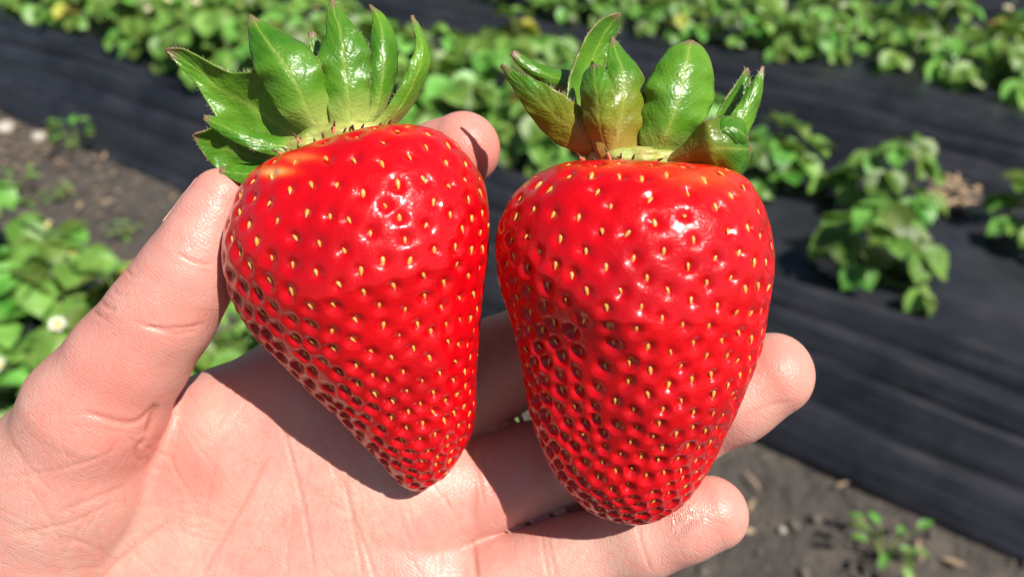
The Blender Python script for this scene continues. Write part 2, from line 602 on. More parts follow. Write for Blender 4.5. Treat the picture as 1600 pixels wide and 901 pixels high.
rd = random.Random(5)
G1, G2, G0, G3 = ('strawberry plants along the nearest bed', 'strawberry plants along the second bed',
                  'strawberry plants at the left edge', 'strawberry plants on the far beds')
Zt = .155
near = [  # perp, along, size, label
    (1.20, .085, .86, 7, 'leafy strawberry plant spilling down the black film right of the fruit', ()),
    (1.46, .125, .86, 8, 'upright strawberry plant just behind the one spilling down the film, beside brown dead leaves', ()),
    (1.13, -.27, .85, 7, 'strawberry plant cut by the right edge, low on the film with a sharp leaf shadow', ()),
    (1.50, -.15, .8, 6, 'strawberry plant at the right edge, level with the brown dead leaves', ()),
    (1.44, .34, .85, 6, 'strawberry plant with yellowing leaves close to the right fruit\'s sepals', ()),
]
for p, d, sc, k, lab, fl in near:
    plant(p, d, Zt, k, rd.uniform(0, 6), sc, lab, G1)
d = .62
while d < 6.5:
    for pp in (1.30, 1.52):
        fl = [(rd.uniform(0, 6.3), rd.uniform(.05, .13), rd.uniform(.12, .17)) for _ in range(2 if d > 1.7 else 0)]
        lab = ('strawberry plant in the dense row behind the left fruit on the nearest bed' if d > 1.2
               else 'strawberry plant seen between the two fruits\' leaves on the nearest bed')
        plant(pp + rd.uniform(-.05, .05), d + rd.uniform(-.06, .06), Zt, rd.randrange(7), rd.uniform(0, 6), rd.uniform(.85, 1.15), lab.replace('strawberry plant', 'white-flowered strawberry plant') if fl else lab, G1, flowers=fl)
    d += rd.uniform(.20, .27)
d = -.45
while d < 6.5:
    for pp in (2.33, 2.62):
        lab = ('strawberry plant in the upper right clump on the second bed' if d < .9 else
               'strawberry plant in the top row on the second bed')
        plant(pp + rd.uniform(-.06, .06), d + rd.uniform(-.05, .05), Zt, rd.randrange(7), rd.uniform(0, 6), rd.uniform(.8, 1.15), lab, G2,
              flowers=[(rd.uniform(0, 6.3), .1, .15)] if rd.random() < .4 else ())
    d += rd.uniform(.2, .3)
for pr in (3.45, 4.55):
    d = -.6
    while d < 6:
        plant(pr + rd.uniform(-.1, .1), d, Zt, rd.randrange(7), rd.uniform(0, 6), rd.uniform(1., 1.3),
              'strawberry plant on the farthest beds along the top edge', G3)
        d += rd.uniform(.26, .36)
d = .42
first = True
while d < 3.3:
    for pp in (.40, .18):
        fl = [(rd.uniform(0, 6.3), rd.uniform(.05, .12), .16) for _ in range(2)] if .8 < d < 1.9 else ()
        plant(pp + rd.uniform(-.04, .04), d + rd.uniform(-.05, .05), .14, rd.randrange(7), rd.uniform(0, 6), rd.uniform(.8, 1.0),
              ('white-flowered ' if fl else '') + 'strawberry plant beside the thumb on the bed at the left edge', G0, flowers=fl)
    d += rd.uniform(.2, .27)


# weeds, stones, litter on the soil
def weed(x, y, z, seed, sc, label):
    r_ = random.Random(seed)
    root = empty('weed', (x, y, z), label, 'weed', 'weeds on the soil path')
    V, Fc, V2, F2 = [], [], [], []
    for q in range(11):
        a = q * 2.4 + r_.uniform(-.3, .3)
        rr = r_.uniform(.01, .055) * sc
        hh = r_.uniform(.02, .06) * sc
        tip = Vector((rr * math.cos(a), rr * math.sin(a), hh))
        tube(V2, F2, [(0, 0, 0), tip * .5 + Vector((0, 0, .006)), tip], .0018, .001)
        leaflet(V, Fc, tip, (math.cos(a), math.sin(a), r_.uniform(-.2, .5)), (0, 0, 1), r_.uniform(.018, .034) * sc, .014 * sc, .2, False)
    child('leaves', mesh_data('leaves', V, Fc, M['leaf']), root)
    child('stem', mesh_data('stem', V2, F2, M['stem']), root)
    return root


def ground_at(px, py, z=0):
    dcam = np.array([(px - 800), (450.5 - py), -F])
    dw = CRn @ dcam
    t = (z - H) / dw[2]
    return CL + dw * t


for px, py, sc, lab in [(120, 235, 1.5, 'spindly green weed on the soil by the black film, upper left'),
                        (25, 300, 1.0, 'small pale weed on the soil at the left edge'),
                        (100, 312, .7, 'tiny yellow-green weed in the middle of the soil path'),
                        (1378, 872, .85, 'pale green weed alone on the dark soil at lower right'),
                        (195, 372, .6, 'sparse weed seedling on the soil above the left bed leaves'),
                        (790, 640, .6, 'grey-green weed glimpsed between two fingers')]:
    q = ground_at(px, py, .0)
    weed(q[0], q[1], 0, px, sc, lab)


def stone_mesh(name, r, seed, mat, flat=.6):
    V, Fc = [], []
    nu, nv = 12, 8
    for j in range(nv + 1):
        ph = math.pi * j / nv
        for i in range(nu):
            t = 2 * math.pi * i / nu
            p = Vector((math.sin(ph) * math.cos(t), math.sin(ph) * math.sin(t), math.cos(ph) * flat))
            k = 1 + .35 * noise.noise(p * 1.7 + Vector((seed, 0, 0)))
            V.append(p * r * k)
    for j in range(nv):
        for i in range(nu): Fc.append((j * nu + i, j * nu + (i + 1) % nu, (j + 1) * nu + (i + 1) % nu, (j + 1) * nu + i))
    return mesh_data(name, V, Fc, mat)


for i, (px, py, r, lab) in enumerate([(10, 205, .028, 'pale rounded stone on the soil at the left edge'),
                                      (62, 218, .022, 'tan stone beside the paler one at the left edge'),
                                      (1222, 828, .006, 'small bright pebble on the dark soil near the little finger')]):
    q = ground_at(px, py, 0)
    o = bpy.data.objects.new('stone', stone_mesh('stone', r, i * 3.1, M['stone'])); C.objects.link(o)
    o.location = (q[0], q[1], r * .35)
    tag(o, lab, 'stone')

# loose clods of earth: uncountable
V, Fc = [], []
tm = [stone_mesh('t', 1, s, M['clod'], .7) for s in range(4)]
tv = [np.array([v.co[:] for v in m.vertices]) for m in tm]
tf = [[tuple(p.vertices) for p in m.polygons] for m in tm]
for q in range(2600):
    p, dd = rd.uniform(.50, .93), rd.uniform(-.8, 4.2)
    if rd.random() < .15: p = rd.uniform(1.72, 1.84)
    r = .0018 + .007 * rd.random() ** 5
    k = q % 4
    x, y = gxy(p, dd)
    i0 = len(V)
    a = rd.uniform(0, 6.3)
    ca, sa = math.cos(a) * r, math.sin(a) * r
    for v in tv[k]: V.append((x + v[0] * ca - v[1] * sa, y + v[0] * sa + v[1] * ca, v[2] * r + r * .2))
    for f_ in tf[k]: Fc.append(tuple(i0 + z for z in f_))
V = np.array(V)
o = mesh_obj('soil_clods', V, Fc, M['clod'])
tag(o, 'loose crumbs and clods of dark earth along the bare path', 'soil', kind='stuff')
for m in tm: bpy.data.meshes.remove(m)

# scattered straw and leaf scraps on the soil: uncountable
V, Fc = [], []
for q in range(420):
    p, dd = rd.uniform(.52, .90), rd.uniform(-.6, 4.0)
    if q % 3 == 0: dd = rd.gauss(2.25, .25); p = rd.gauss(.80, .07)
    x, y = gxy(p, dd)
    a = rd.uniform(0, 6.3)
    leaflet(V, Fc, (x, y, rd.uniform(.006, .012)), (math.cos(a), math.sin(a), rd.uniform(-.05, .15)), (rd.uniform(-.3, .3), rd.uniform(-.3, .3), 1), rd.uniform(.012, .045), rd.uniform(.002, .010), .1, False)
o = mesh_obj('straw_scraps', np.array([list(v) for v in V]), Fc, M['straw'])
tag(o, 'dry straw and leaf scraps scattered on the bare soil', 'straw', kind='stuff')

# dead leaves in the planting hole right of the fruit
V, Fc = [], []
rq = random.Random(3)
px_, py_ = gxy(1.57, .01)
for q in range(46):
    b_ = Vector((rq.gauss(0, .034), rq.gauss(0, .028), rq.uniform(.0, .02)))
    a = rq.uniform(0, 6.3)
    leaflet(V, Fc, b_, (math.cos(a), math.sin(a), rq.uniform(-.1, .25)), (rq.uniform(-.3, .3), rq.uniform(-.3, .3), 1), rq.uniform(.03, .06), rq.uniform(.006, .018), .1, False)
o = bpy.data.objects.new('dead_leaves', mesh_data('dead_leaves', V, Fc, M['straw'])); C.objects.link(o)
o.location = (px_, py_, .178)
tag(o, 'brown dead leaves heaped on the black film between two plants', 'dead leaves', kind='stuff')

# ------------------------------------------------------------------ strawberries in the hand
def vnoise(P, scale, seed=0.0):
    """cheap smooth pseudo noise, vectorised"""
    r = np.random.default_rng(int(seed * 10) + 5)
    out = 0
    for k in range(7):
        d = r.normal(size=3); d /= np.linalg.norm(d)
        out = out + np.sin(P @ d * scale * r.uniform(.6, 1.5) + r.uniform(0, 6.3) + 1.3 * np.sin(P @ r.normal(size=3) * scale * .5))
    return out / 4.0


def berry_surface(Lp, Rp, depth, thick, nv, nu, zoff=0.0):
    """closed body whose outline runs through Lp (left) and Rp (right); depth(v), thick(v) give its place and front-back size"""
    Lc, Rc = catmull(Lp, nv), catmull(Rp, nv)
    v = np.linspace(0, 1, nv)
    d = np.interp(v, *zip(*depth))
    k = np.interp(v, *zip(*thick))
    th = np.linspace(0, 2 * np.pi, nu, endpoint=False)
    mid = (Lc + Rc) / 2
    half = (Rc - Lc) / 2
    hw = np.linalg.norm(half, axis=1) / F * d
    ct, st = np.cos(th), np.sin(th)
    # slightly squared section
    X = mid[:, None, :] + half[:, None, :] * ct[None, :, None]
    dz = hw[:, None] * k[:, None] * np.sign(st)[None, :] * np.abs(st)[None, :] ** .92
    D = d[:, None] + dz            # st<0 : towards the camera
    # keep the real width when nearer/farther: place at depth d then move along z
    P = np.empty((nv, nu, 3))
    P[..., 0] = (X[..., 0] - 800) / F * d[:, None]
    P[..., 1] = (450.5 - X[..., 1]) / F * d[:, None]
    P[..., 2] = -D
    return P


def grid_normals(P):
    dv = np.gradient(P, axis=0)
    du = (np.roll(P, -1, 1) - np.roll(P, 1, 1)) / 2
    n = np.cross(du, dv)
    n /= np.linalg.norm(n, axis=2, keepdims=True) + 1e-12
    n[0] = n[1].mean(0); n[-1] = n[-2].mean(0)
    n /= np.linalg.norm(n, axis=2, keepdims=True) + 1e-12
    c = P.mean((0, 1))
    if (n * (P - c)).sum() < 0: n = -n
    return n


def seed_template(mat):
    nu, nv = 10, 9
    V, Fc = [], []
    for j in range(nv):
        v = j / (nv - 1)
        r = .5 * math.sin(math.pi * v) ** .75 * (1.15 - .75 * v)
        for i in range(nu):
            t = 2 * math.pi * i / nu
            V.append((r * math.cos(t) * .95, v * 2 - 1.0, r * math.sin(t) * .62))
    for j in range(nv - 1):
        for i in range(nu): Fc.append((j * nu + i, j * nu + (i + 1) % nu, (j + 1) * nu + (i + 1) % nu, (j + 1) * nu + i))
    return V, Fc


SEEDV, SEEDF = seed_template(None)
SEEDV = np.array(SEEDV)
SEED_ME = mesh_data('seed', SEEDV, SEEDF, M['seed'])


def strawberry(label, Lp, Rp, depth, thick, spacing, pit, pales, lumps, sd, root_px, relief):
    root = empty('strawberry', to_world(cc(*root_px)), label, 'strawberry', 'ripe strawberries held in the hand')
    nv, nu = 620, 760
    P = berry_surface(Lp, Rp, depth, thick, nv, nu)
    dm = np.interp(np.linspace(0, 1, nv), *zip(*depth))[:, None]
    ft = np.clip(P[..., 2] + dm, 0, 1)
    P[..., 2] -= relief(P[..., 0] / dm * F + 800, 450.5 - P[..., 1] / dm * F) * ft
    N0 = grid_normals(P)
    # low lumps
    P = P + N0 * (vnoise(P, 130, sd)[..., None] * lumps)
    N0 = grid_normals(P)
    # area per row and seed placing along a spiral
    dv = np.linalg.norm(np.gradient(P, axis=0), axis=2)
    du = np.linalg.norm((np.roll(P, -1, 1) - P), axis=2)
    area = dv * du
    v = np.linspace(0, 1, nv)
    sp = np.interp(v, *zip(*spacing)) / F * .165
    dens = (area / (sp[:, None] ** 2 * .9)).sum(1)
    cum = np.cumsum(dens)
    n = int(cum[-1])
    r = np.random.default_rng(int(sd * 100))
    seeds = []
    for i in range(n):
        vi = np.interp(i + .5, cum, np.arange(nv))
        th = (i * 2.399963) % (2 * np.pi)
        j, k = vi + r.normal() * .24 * sp[int(vi)] / dv[int(vi)].mean(), th / (2 * np.pi) * nu + r.normal() * .24 * sp[int(vi)] / (du[int(vi)].mean() + 1e-9)
        j = int(np.clip(j, 6, nv - 5)); k = int(k) % nu
        seeds.append((j, k))
    # relax a little in 3-D (few rounds of repulsion on the grid)
    sj = np.array([a for a, b in seeds], float); sk = np.array([b for a, b in seeds], float)
    for it in range(3):
        ij = np.clip(sj.astype(int), 6, nv - 5); ik = sk.astype(int) % nu
        X = P[ij, ik]
        dd = X[:, None] - X[None]
        L = np.linalg.norm(dd, axis=2) + np.eye(n)
        s_ = sp[ij][:, None]
        wgt = np.clip(1 - L / (s_ * 1.15), 0, 1) * (1 - np.eye(n))
        push = (dd / L[..., None] * wgt[..., None]).sum(1) * s_ * .25
        tv_ = np.gradient(P, axis=0)[ij, ik]; tu_ = (np.roll(P, -1, 1) - P)[ij, ik]
        sj += (push * tv_).sum(1) / (tv_ ** 2).sum(1); sk += (push * tu_).sum(1) / ((tu_ ** 2).sum(1) + 1e-14)
        sj = np.clip(sj, 8, nv - 6)
    sj = sj.astype(int); sk = sk.astype(int) % nu
    SP = P[sj, sk]
    kd = kdtree.KDTree(n)
    for i in range(n): kd.insert(SP[i], i)
    kd.balance()
    flat = P.reshape(-1, 3)
    f1 = np.empty(len(flat)); f2 = np.empty(len(flat)); ids = np.empty(len(flat), int)
    # warp the cells so that they are not perfect
    Wp = flat + np.stack([vnoise(flat, 420, 1 + sd), vnoise(flat, 420, 2 + sd), vnoise(flat, 420, 3 + sd)], 1) * .00050
    fn = kd.find_n
    for i, p in enumerate(Wp.tolist()):
        a = fn(p, 2)
        f1[i] = a[0][2]; f2[i] = a[1][2]; ids[i] = a[0][1]
    u = np.clip(f1 / f2, 0, 1)
    # pits deeper where the fruit was less exposed (lower left), shallow on the lit face
    px = (flat[:, 0] / -flat[:, 2]) * F + 800
    py = 450.5 - (flat[:, 1] / -flat[:, 2]) * F
    dp = np.minimum(pit(px, py, flat), .23 * np.repeat(sp, nu))
    jit = r.uniform(.5, 1.35, n)[ids]
    rl = np.repeat(sp, nu) * .5
    g1 = np.exp(-(f1 / (rl * .58)) ** 2)
    g2 = 1 - sstep((f1 / rl - .25) / .82)
    wcell = np.clip((dp - .00050) / .0003, 0, 1)
    h = -(g1 * (1 - wcell) + g2 * wcell) * dp * jit
    h = h.reshape(nv, nu)
    for _ in range(3):
        h[1:-1] = (h[:-2] + 2 * h[1:-1] + h[2:]) / 4
        h = (np.roll(h, 1, 1) + 2 * h + np.roll(h, -1, 1)) / 4
    h = h.ravel()
    h -= np.exp(-(f1 / .00112) ** 2) * .00040
    vv = np.repeat(v, nu)
    h *= np.clip(vv / .05, 0, 1)
    h += vnoise(flat, 1100, sd + 4) * .00003
    flat2 = flat + N0.reshape(-1, 3) * h[:, None]
    pale = np.zeros(len(flat))
    for (x, y, rx, ry, s) in pales: pale += s * np.exp(-((px - x) / rx) ** 2 - ((py - y) / ry) ** 2)
    pale += .35 * np.clip(1 - vv / .06, 0, 1)
    pale *= 1 + .5 * vnoise(flat, 300, sd + 8)
    idx = np.arange(nv * nu).reshape(nv, nu)
    a = idx[:-1]; b = idx[1:]
    Q = np.stack([a, np.roll(a, -1, 1), np.roll(b, -1, 1), b], -1).reshape(-1, 4)
    o = mesh_obj('flesh', to_world(flat2), Q, M['flesh'], root, attrs={'pale': np.clip(pale, 0, 1)})
    # seeds
    P2 = flat2.reshape(nv, nu, 3)
    T = np.gradient(P, axis=0)[sj, sk]; T /= np.linalg.norm(T, axis=1, keepdims=True)
    NN = N0[sj, sk]
    pos = P2[sj, sk] + NN * .00026
    view = -pos / np.linalg.norm(pos, axis=1, keepdims=True)
    facing = (NN * view).sum(1)
    size = r.uniform(.75, 1.2, n) * np.interp(sj / nv, [0, .3, 1], [1.0, 1.05, .82])
    order = np.argsort(-facing * size)
    CR4 = np.array(CR)
    restV, restF = [], []
    off = np.array(root.location)
    for rank, i in enumerate(order):
        if sj[i] / nv < .045: continue
        y = T[i] + .22 * r.normal(size=3); nrm = NN[i] + .22 * r.normal(size=3); nrm /= np.linalg.norm(nrm)
        y = y - nrm * (y @ nrm); y /= np.linalg.norm(y)
        x = np.cross(y, nrm)
        B = CR4 @ np.stack([x, y, nrm], 1) * (.00098 * size[i])
        loc = to_world(pos[i] - NN[i] * r.uniform(0, .00028)) - off
        if rank < 100:
            s = bpy.data.objects.new('seed', SEED_ME)
            C.objects.link(s); s.parent = root
            m = Matrix([[*B[k], loc[k]] for k in range(3)] + [[0, 0, 0, 1]])
            s.matrix_basis = m
        else:
            i0 = len(restV)
            restV.extend((SEEDV @ B.T + loc + off).tolist())
            restF.extend([tuple(i0 + z for z in f_) for f_ in SEEDF])
    o = mesh_obj('seeds', restV, restF, M['seed'], root)
    o['kind'] = 'stuff'
    return root, P


def sstep(x):
    x = np.clip(x, 0, 1)
    return x * x * (3 - 2 * x)


def relief_left(px, py):
    return .22 * sstep((420 + (py - 300) * .62 - px) / 150) * sstep((py - 360) / 160)


def relief_right(px, py):
    e = 905 + .55 * (py - 420) + 18 * np.sin(py / 26.)      # the crest running down the front
    return .36 * sstep((e + 15 - px) / 190) * sstep((py - 385) / 110) * sstep((820 - py) / 330)


def pit_left(px, py, p):
    low = np.clip((py - 380) / 380, 0, 1)
    # distance to the lower-left flank
    fl = np.clip(1 - (px - (330 + (py - 300) * .62)) / 130, 0, 1) * np.clip((py - 330) / 120, 0, 1)
    return .00044 + .00012 * low + .00036 * fl


def pit_right(px, py, p):
    low = np.clip((py - 380) / 380, 0, 1)
    fl = np.clip(1 - (px - (770 + (py - 300) * .28)) / 220, 0, 1) * np.clip((py - 340) / 140, 0, 1)
    return .00046 + .00014 * low + .00036 * fl


LEFT_L = [(520, 224), (470, 243), (430, 260), (400, 275), (376, 305), (362, 350), (357, 400), (361, 440), (376, 485), (402, 522), (450, 572), (500, 622), (550, 672), (598, 724), (628, 757), (655, 769)]
LEFT_R = [(520, 224), (560, 216), (605, 207), (650, 201), (695, 212), (732, 244), (758, 285), (768, 335), (764, 400), (757, 460), (750, 530), (745, 600), (741, 655), (729, 696), (700, 742), (655, 769)]
RIGHT_L = [(985, 268), (955, 265), (922, 257), (890, 256), (860, 263), (825, 279), (795, 305), (777, 342), (771, 385), (774, 435), (785, 490), (803, 555), (823, 620), (842, 685), (862, 738), (888, 776), (918, 802), (965, 815)]
RIGHT_R = [(985, 268), (1015, 263), (1050, 258), (1090, 258), (1130, 266), (1162, 283), (1187, 315), (1201, 355), (1205, 405), (1200, 460), (1186, 530), (1163, 598), (1137, 662), (1110, 720), (1078, 765), (1040, 796), (1005, 811), (965, 815)]
sbL, PL = strawberry('plump red strawberry resting on the palm against the thumb, tapering to a sharp tip', LEFT_L, LEFT_R,
                     [(0, .167), (.5, .163), (1, .175)], [(0, .80), (.4, .80), (1, .92)],
                     [(0, 39), (.25, 43), (.5, 35), (.75, 28), (1, 23)], pit_left,
                     [(418, 268, 42, 10, 1.0), (640, 207, 70, 8, .35), (470, 245, 40, 9, .5)], .00055, 1.3, (560, 480, .162), relief_left)
sbR, PR = strawberry('broader red strawberry with blunt tip and orange shoulder, lying across the outstretched fingers', RIGHT_L, RIGHT_R,
                     [(0, .165), (.5, .160), (1, .172)], [(0, .78), (.4, .76), (1, .9)],
                     [(0, 39), (.25, 42), (.5, 34.5), (.75, 28), (1, 23)], pit_right,
                     [(1100, 275, 65, 22, .6), (930, 262, 60, 9, .35), (1010, 262, 50, 8, .25), (1150, 300, 40, 40, .25)], .0011, 2.7, (985, 520, .160), relief_right)


# ------------------------------------------------------------------ sepals
def sepal(root, Lp, Rp, dep, roll=0.0, cup=.0, mat='sepal', hairs=70, sd=0, bend=0.0):
    """leaf blade between a left and a right edge (base to tip); dep: depths base..tip; roll: right edge farther; cup: middle nearer(-)/farther(+)"""
    nv, nu = 54, 25
    Lc, Rc = catmull(Lp, nv), catmull(Rp, nv)
    v = np.linspace(0, 1, nv)
    d = np.interp(v, np.linspace(0, 1, len(dep)), dep)
    # smooth the depth curve
    for _ in range(6): d[1:-1] = (d[:-2] + d[1:-1] * 2 + d[2:]) / 4
    u = np.linspace(-1, 1, nu)
    X = Lc[:, None, :] * (1 - u[None, :, None]) / 2 + Rc[:, None, :] * (1 + u[None, :, None]) / 2
    hw = np.linalg.norm(Rc - Lc, axis=1) / 2 / F * .17
    ph = sd * 1.7
    wj = 1 + .025 * np.sin(v * 17 + ph) * np.sin(np.pi * v) + .02 * np.sin(v * 41 + 2 * ph) * np.sin(np.pi * v)
    mdl_ = (Lc + Rc) / 2
    X = mdl_[:, None, :] + (X - mdl_[:, None, :]) * wj[:, None, None]
    ruf = (.16 * np.sin(v * 15 + ph)[:, None] * np.where(u > 0, 1, -1)[None, :] + .10 * np.sin(v * 33 + ph)[:, None]) * (np.abs(u) ** 2.5)[None, :] * np.sin(np.pi * v)[:, None]
    D = d[:, None] + ruf * hw[:, None] + roll * hw[:, None] * u[None, :] + cup * hw[:, None] * (1 - u[None, :] ** 2)
    P = np.empty((nv, nu, 3))
    P[..., 0] = (X[..., 0] - 800) / F * D; P[..., 1] = (450.5 - X[..., 1]) / F * D; P[..., 2] = -D
    vn = vnoise(P.reshape(-1, 3), 500, 20 + sd).reshape(nv, nu) * .00028 + vnoise(P.reshape(-1, 3), 1300, 30 + sd).reshape(nv, nu) * .00010
    rib = -np.exp(-(u / .07) ** 2)[None, :] * .00022 * (1 - v[:, None])
    veins = -np.abs(np.sin((v[:, None] - .30 * np.abs(u)[None, :]) * 22)) ** .6 * .00016 * np.minimum(1, v[:, None] * 4)
    P[..., 2] += vn * np.minimum(1, 6 * v)[:, None] + rib - veins
    th = .00022
    N = np.cross(np.gradient(P, axis=1), np.gradient(P, axis=0))
    N /= np.linalg.norm(N, axis=2, keepdims=True) + 1e-12
    if N[..., 2].mean() < 0: N = -N
    A = P + N * th; B = P - N * th
    V = np.concatenate([A.reshape(-1, 3), B.reshape(-1, 3)])
    idx = np.arange(nv * nu).reshape(nv, nu); o2 = nv * nu
    Fc = []
    for j in range(nv - 1):
        for i in range(nu - 1):
            a, b, c, e = idx[j, i], idx[j, i + 1], idx[j + 1, i + 1], idx[j + 1, i]
            Fc.append((a, b, c, e)); Fc.append((o2 + e, o2 + c, o2 + b, o2 + a))
    ring = list(idx[0, :]) + list(idx[1:, -1]) + list(idx[-1, -2::-1]) + list(idx[-2:0:-1, 0])
    for q in range(len(ring)):
        a, b = ring[q], ring[(q + 1) % len(ring)]
        Fc.append((b, a, o2 + a, o2 + b))
    nb = len(Fc)
    V = V.tolist()
    ua = np.tile(np.tile(u, nv), 2).tolist(); va = np.tile(np.repeat(v, nu), 2).tolist()
    r = np.random.default_rng(900 + sd)
    for _ in range(hairs):
        j = int(r.uniform(.12, 1) * (nv - 1))
        side = r.random() < .5
        p = P[j, 0 if side else -1]
        e = P[j, 0] - P[j, 3] if side else P[j, -1] - P[j, -4]
        e = e / (np.linalg.norm(e) + 1e-9)
        tdir = P[min(j + 1, nv - 1), 12] - P[j - 1, 12]; tdir /= np.linalg.norm(tdir) + 1e-9
        dr = e * .8 + tdir * r.uniform(.1, .9) + r.normal(size=3) * .25; dr /= np.linalg.norm(dr)
        L = r.uniform(.0005, .0013)
        a_ = np.cross(dr, (0, 0, 1)); a_ /= np.linalg.norm(a_) + 1e-9
        b_ = np.cross(dr, a_)
        w = .000035
        i0 = len(V)
        for q in range(3):
            t = 2 * math.pi * q / 3
            V.append((p + (a_ * math.cos(t) + b_ * math.sin(t)) * w).tolist())
        V.append((p + dr * L).tolist())
        ua += [0] * 4; va += [.5] * 4
        for q in range(3): Fc.append((i0 + q, i0 + (q + 1) % 3, i0 + 3))
    mi = [0] * nb + [1] * (len(Fc) - nb)
    o = mesh_obj('sepal', to_world(np.array(V)), Fc, [M[mat], M['hair']], root, midx=mi, attrs={'leaf_u': ua, 'leaf_v': va})
    return o


# left fruit
sl = sbL
sepal(sl, [(505, 195), (498, 140), (486, 85), (483, 52)], [(540, 195), (520, 130), (505, 80), (492, 50)], [.172, .176, .178], .2, .2, hairs=20, sd=1)
sepal(sl, [(470, 262), (400, 285), (345, 268), (318, 240), (300, 212)], [(470, 232), (400, 205), (350, 196), (318, 205), (302, 210)], [.168, .171, .172, .170], -.6, .5, hairs=50, sd=2)
sepal(sl, [(498, 250), (440, 238), (372, 214), (335, 178), (305, 130), (280, 104), (259, 80)], [(528, 215), (470, 178), (420, 120), (360, 112), (310, 88), (285, 76), (259, 76)], [.167, .166, .165, .163, .162], -.45, .35, hairs=110, sd=3)
sepal(sl, [(485, 255), (440, 246), (390, 232), (350, 212), (318, 188)], [(495, 232), (450, 218), (400, 206), (355, 188), (319, 180)], [.164, .161, .159, .160], .5, -.5, hairs=90, sd=4)
sepal(sl, [(466, 266), (430, 278), (385, 288), (345, 272)], [(466, 256), (425, 256), (380, 257), (345, 262)], [.166, .163, .163], .4, -.4, hairs=30, sd=5)
sepal(sl, [(485, 212), (440, 180), (406, 125), (392, 80), (389, 45), (391, 24)], [(514, 205), (515, 160), (505, 110), (480, 75), (430, 45), (393, 25)], [.168, .164, .162, .162, .164], .12, -.45, hairs=110, sd=6)
sepal(sl, [(518, 215), (513, 170), (500, 120), (497, 85), (510, 55), (511, 25), (516, 0)], [(575, 200), (578, 150), (577, 100), (573, 65), (548, 35), (530, 10), (519, -2)], [.169, .166, .165, .165, .167], .15, -.35, hairs=110, sd=7)
sepal(sl, [(560, 205), (573, 160), (576, 110), (580, 60), (583, 30), (577, 8)], [(583, 200), (606, 160), (620, 110), (619, 65), (604, 30), (580, 9)], [.171, .170, .169, .170, .172], .5, -.7, hairs=80, sd=8)
sepal(sl, [(570, 205), (600, 175), (625, 135), (640, 100), (650, 70), (642, 26)], [(600, 212), (640, 170), (662, 130), (672, 95), (662, 55), (645, 25)], [.170, .169, .168, .168, .170], .9, -.5, hairs=90, sd=9)
# right fruit
sr = sbR
sepal(sr, [(918, 205), (880, 150), (848, 130), (820, 112), (797, 86)], [(935, 180), (900, 120), (870, 108), (835, 98), (803, 79)], [.170, .174, .176, .174], .3, -.8, hairs=40, sd=11)
sepal(sr, [(905, 215), (886, 165), (893, 110), (915, 60), (940, 30), (967, 20)], [(950, 215), (948, 160), (945, 110), (955, 75), (964, 50), (969, 22)], [.169, .170, .171, .171, .172], 1.1, .3, hairs=70, sd=12)
sepal(sr, [(940, 256), (900, 238), (858, 215), (825, 175), (800, 135), (783, 105)], [(950, 225), (925, 190), (895, 158), (850, 132), (812, 116), (784, 101)], [.168, .166, .165, .164, .165], -.5, -.3, 'sepal_red', hairs=110, sd=13)
sepal(sr, [(1012, 262), (1000, 218), (1003, 165), (1018, 115), (1045, 78), (1075, 64)], [(1040, 258), (1088, 208), (1112, 160), (1113, 110), (1100, 78), (1082, 64)], [.168, .164, .163, .163, .166], .1, -.5, hairs=70, sd=14)
sepal(sr, [(944, 262), (928, 215), (935, 160), (948, 110), (950, 80), (955, 58)], [(992, 262), (1003, 215), (1012, 160), (1003, 115), (980, 88), (957, 58)], [.166, .163, .162, .163, .166], .35, -.4, 'sepal_red', hairs=90, sd=15)
sepal(sr, [(935, 245), (914, 195), (908, 150), (912, 118), (925, 102)], [(965, 240), (962, 190), (958, 145), (946, 110), (930, 101)], [.164, .160, .159, .161], -.5, -.5, 'sepal_red', hairs=60, sd=16)
sepal(sr, [(1095, 240), (1112, 195), (1130, 160), (1150, 130), (1166, 106)], [(1120, 240), (1145, 190), (1160, 160), (1172, 130), (1168, 107)], [.172, .174, .175, .176], .6, .5, hairs=50, sd=17)
sepal(sr, [(1085, 250), (1120, 205), (1145, 175), (1172, 135), (1190, 104)], [(1120, 262), (1160, 220), (1180, 180), (1190, 145), (1193, 105)], [.169, .169, .170, .171], .3, -.6, hairs=70, sd=18)
sepal(sr, [(1035, 252), (1068, 226), (1100, 192), (1135, 182), (1158, 200), (1172, 232)], [(1032, 266), (1080, 264), (1120, 276), (1148, 280), (1166, 262), (1172, 236)], [.165, .160, .158, .160, .163], .4, -.7, 'sepal_red', hairs=80, sd=19)
sepal(sr, [(1105, 215), (1120, 190), (1140, 182), (1160, 190), (1168, 215)], [(1115, 235), (1130, 222), (1145, 222), (1160, 225), (1168, 218)], [.160, .156, .156, .159], -.3, -.8, hairs=40, sd=20)


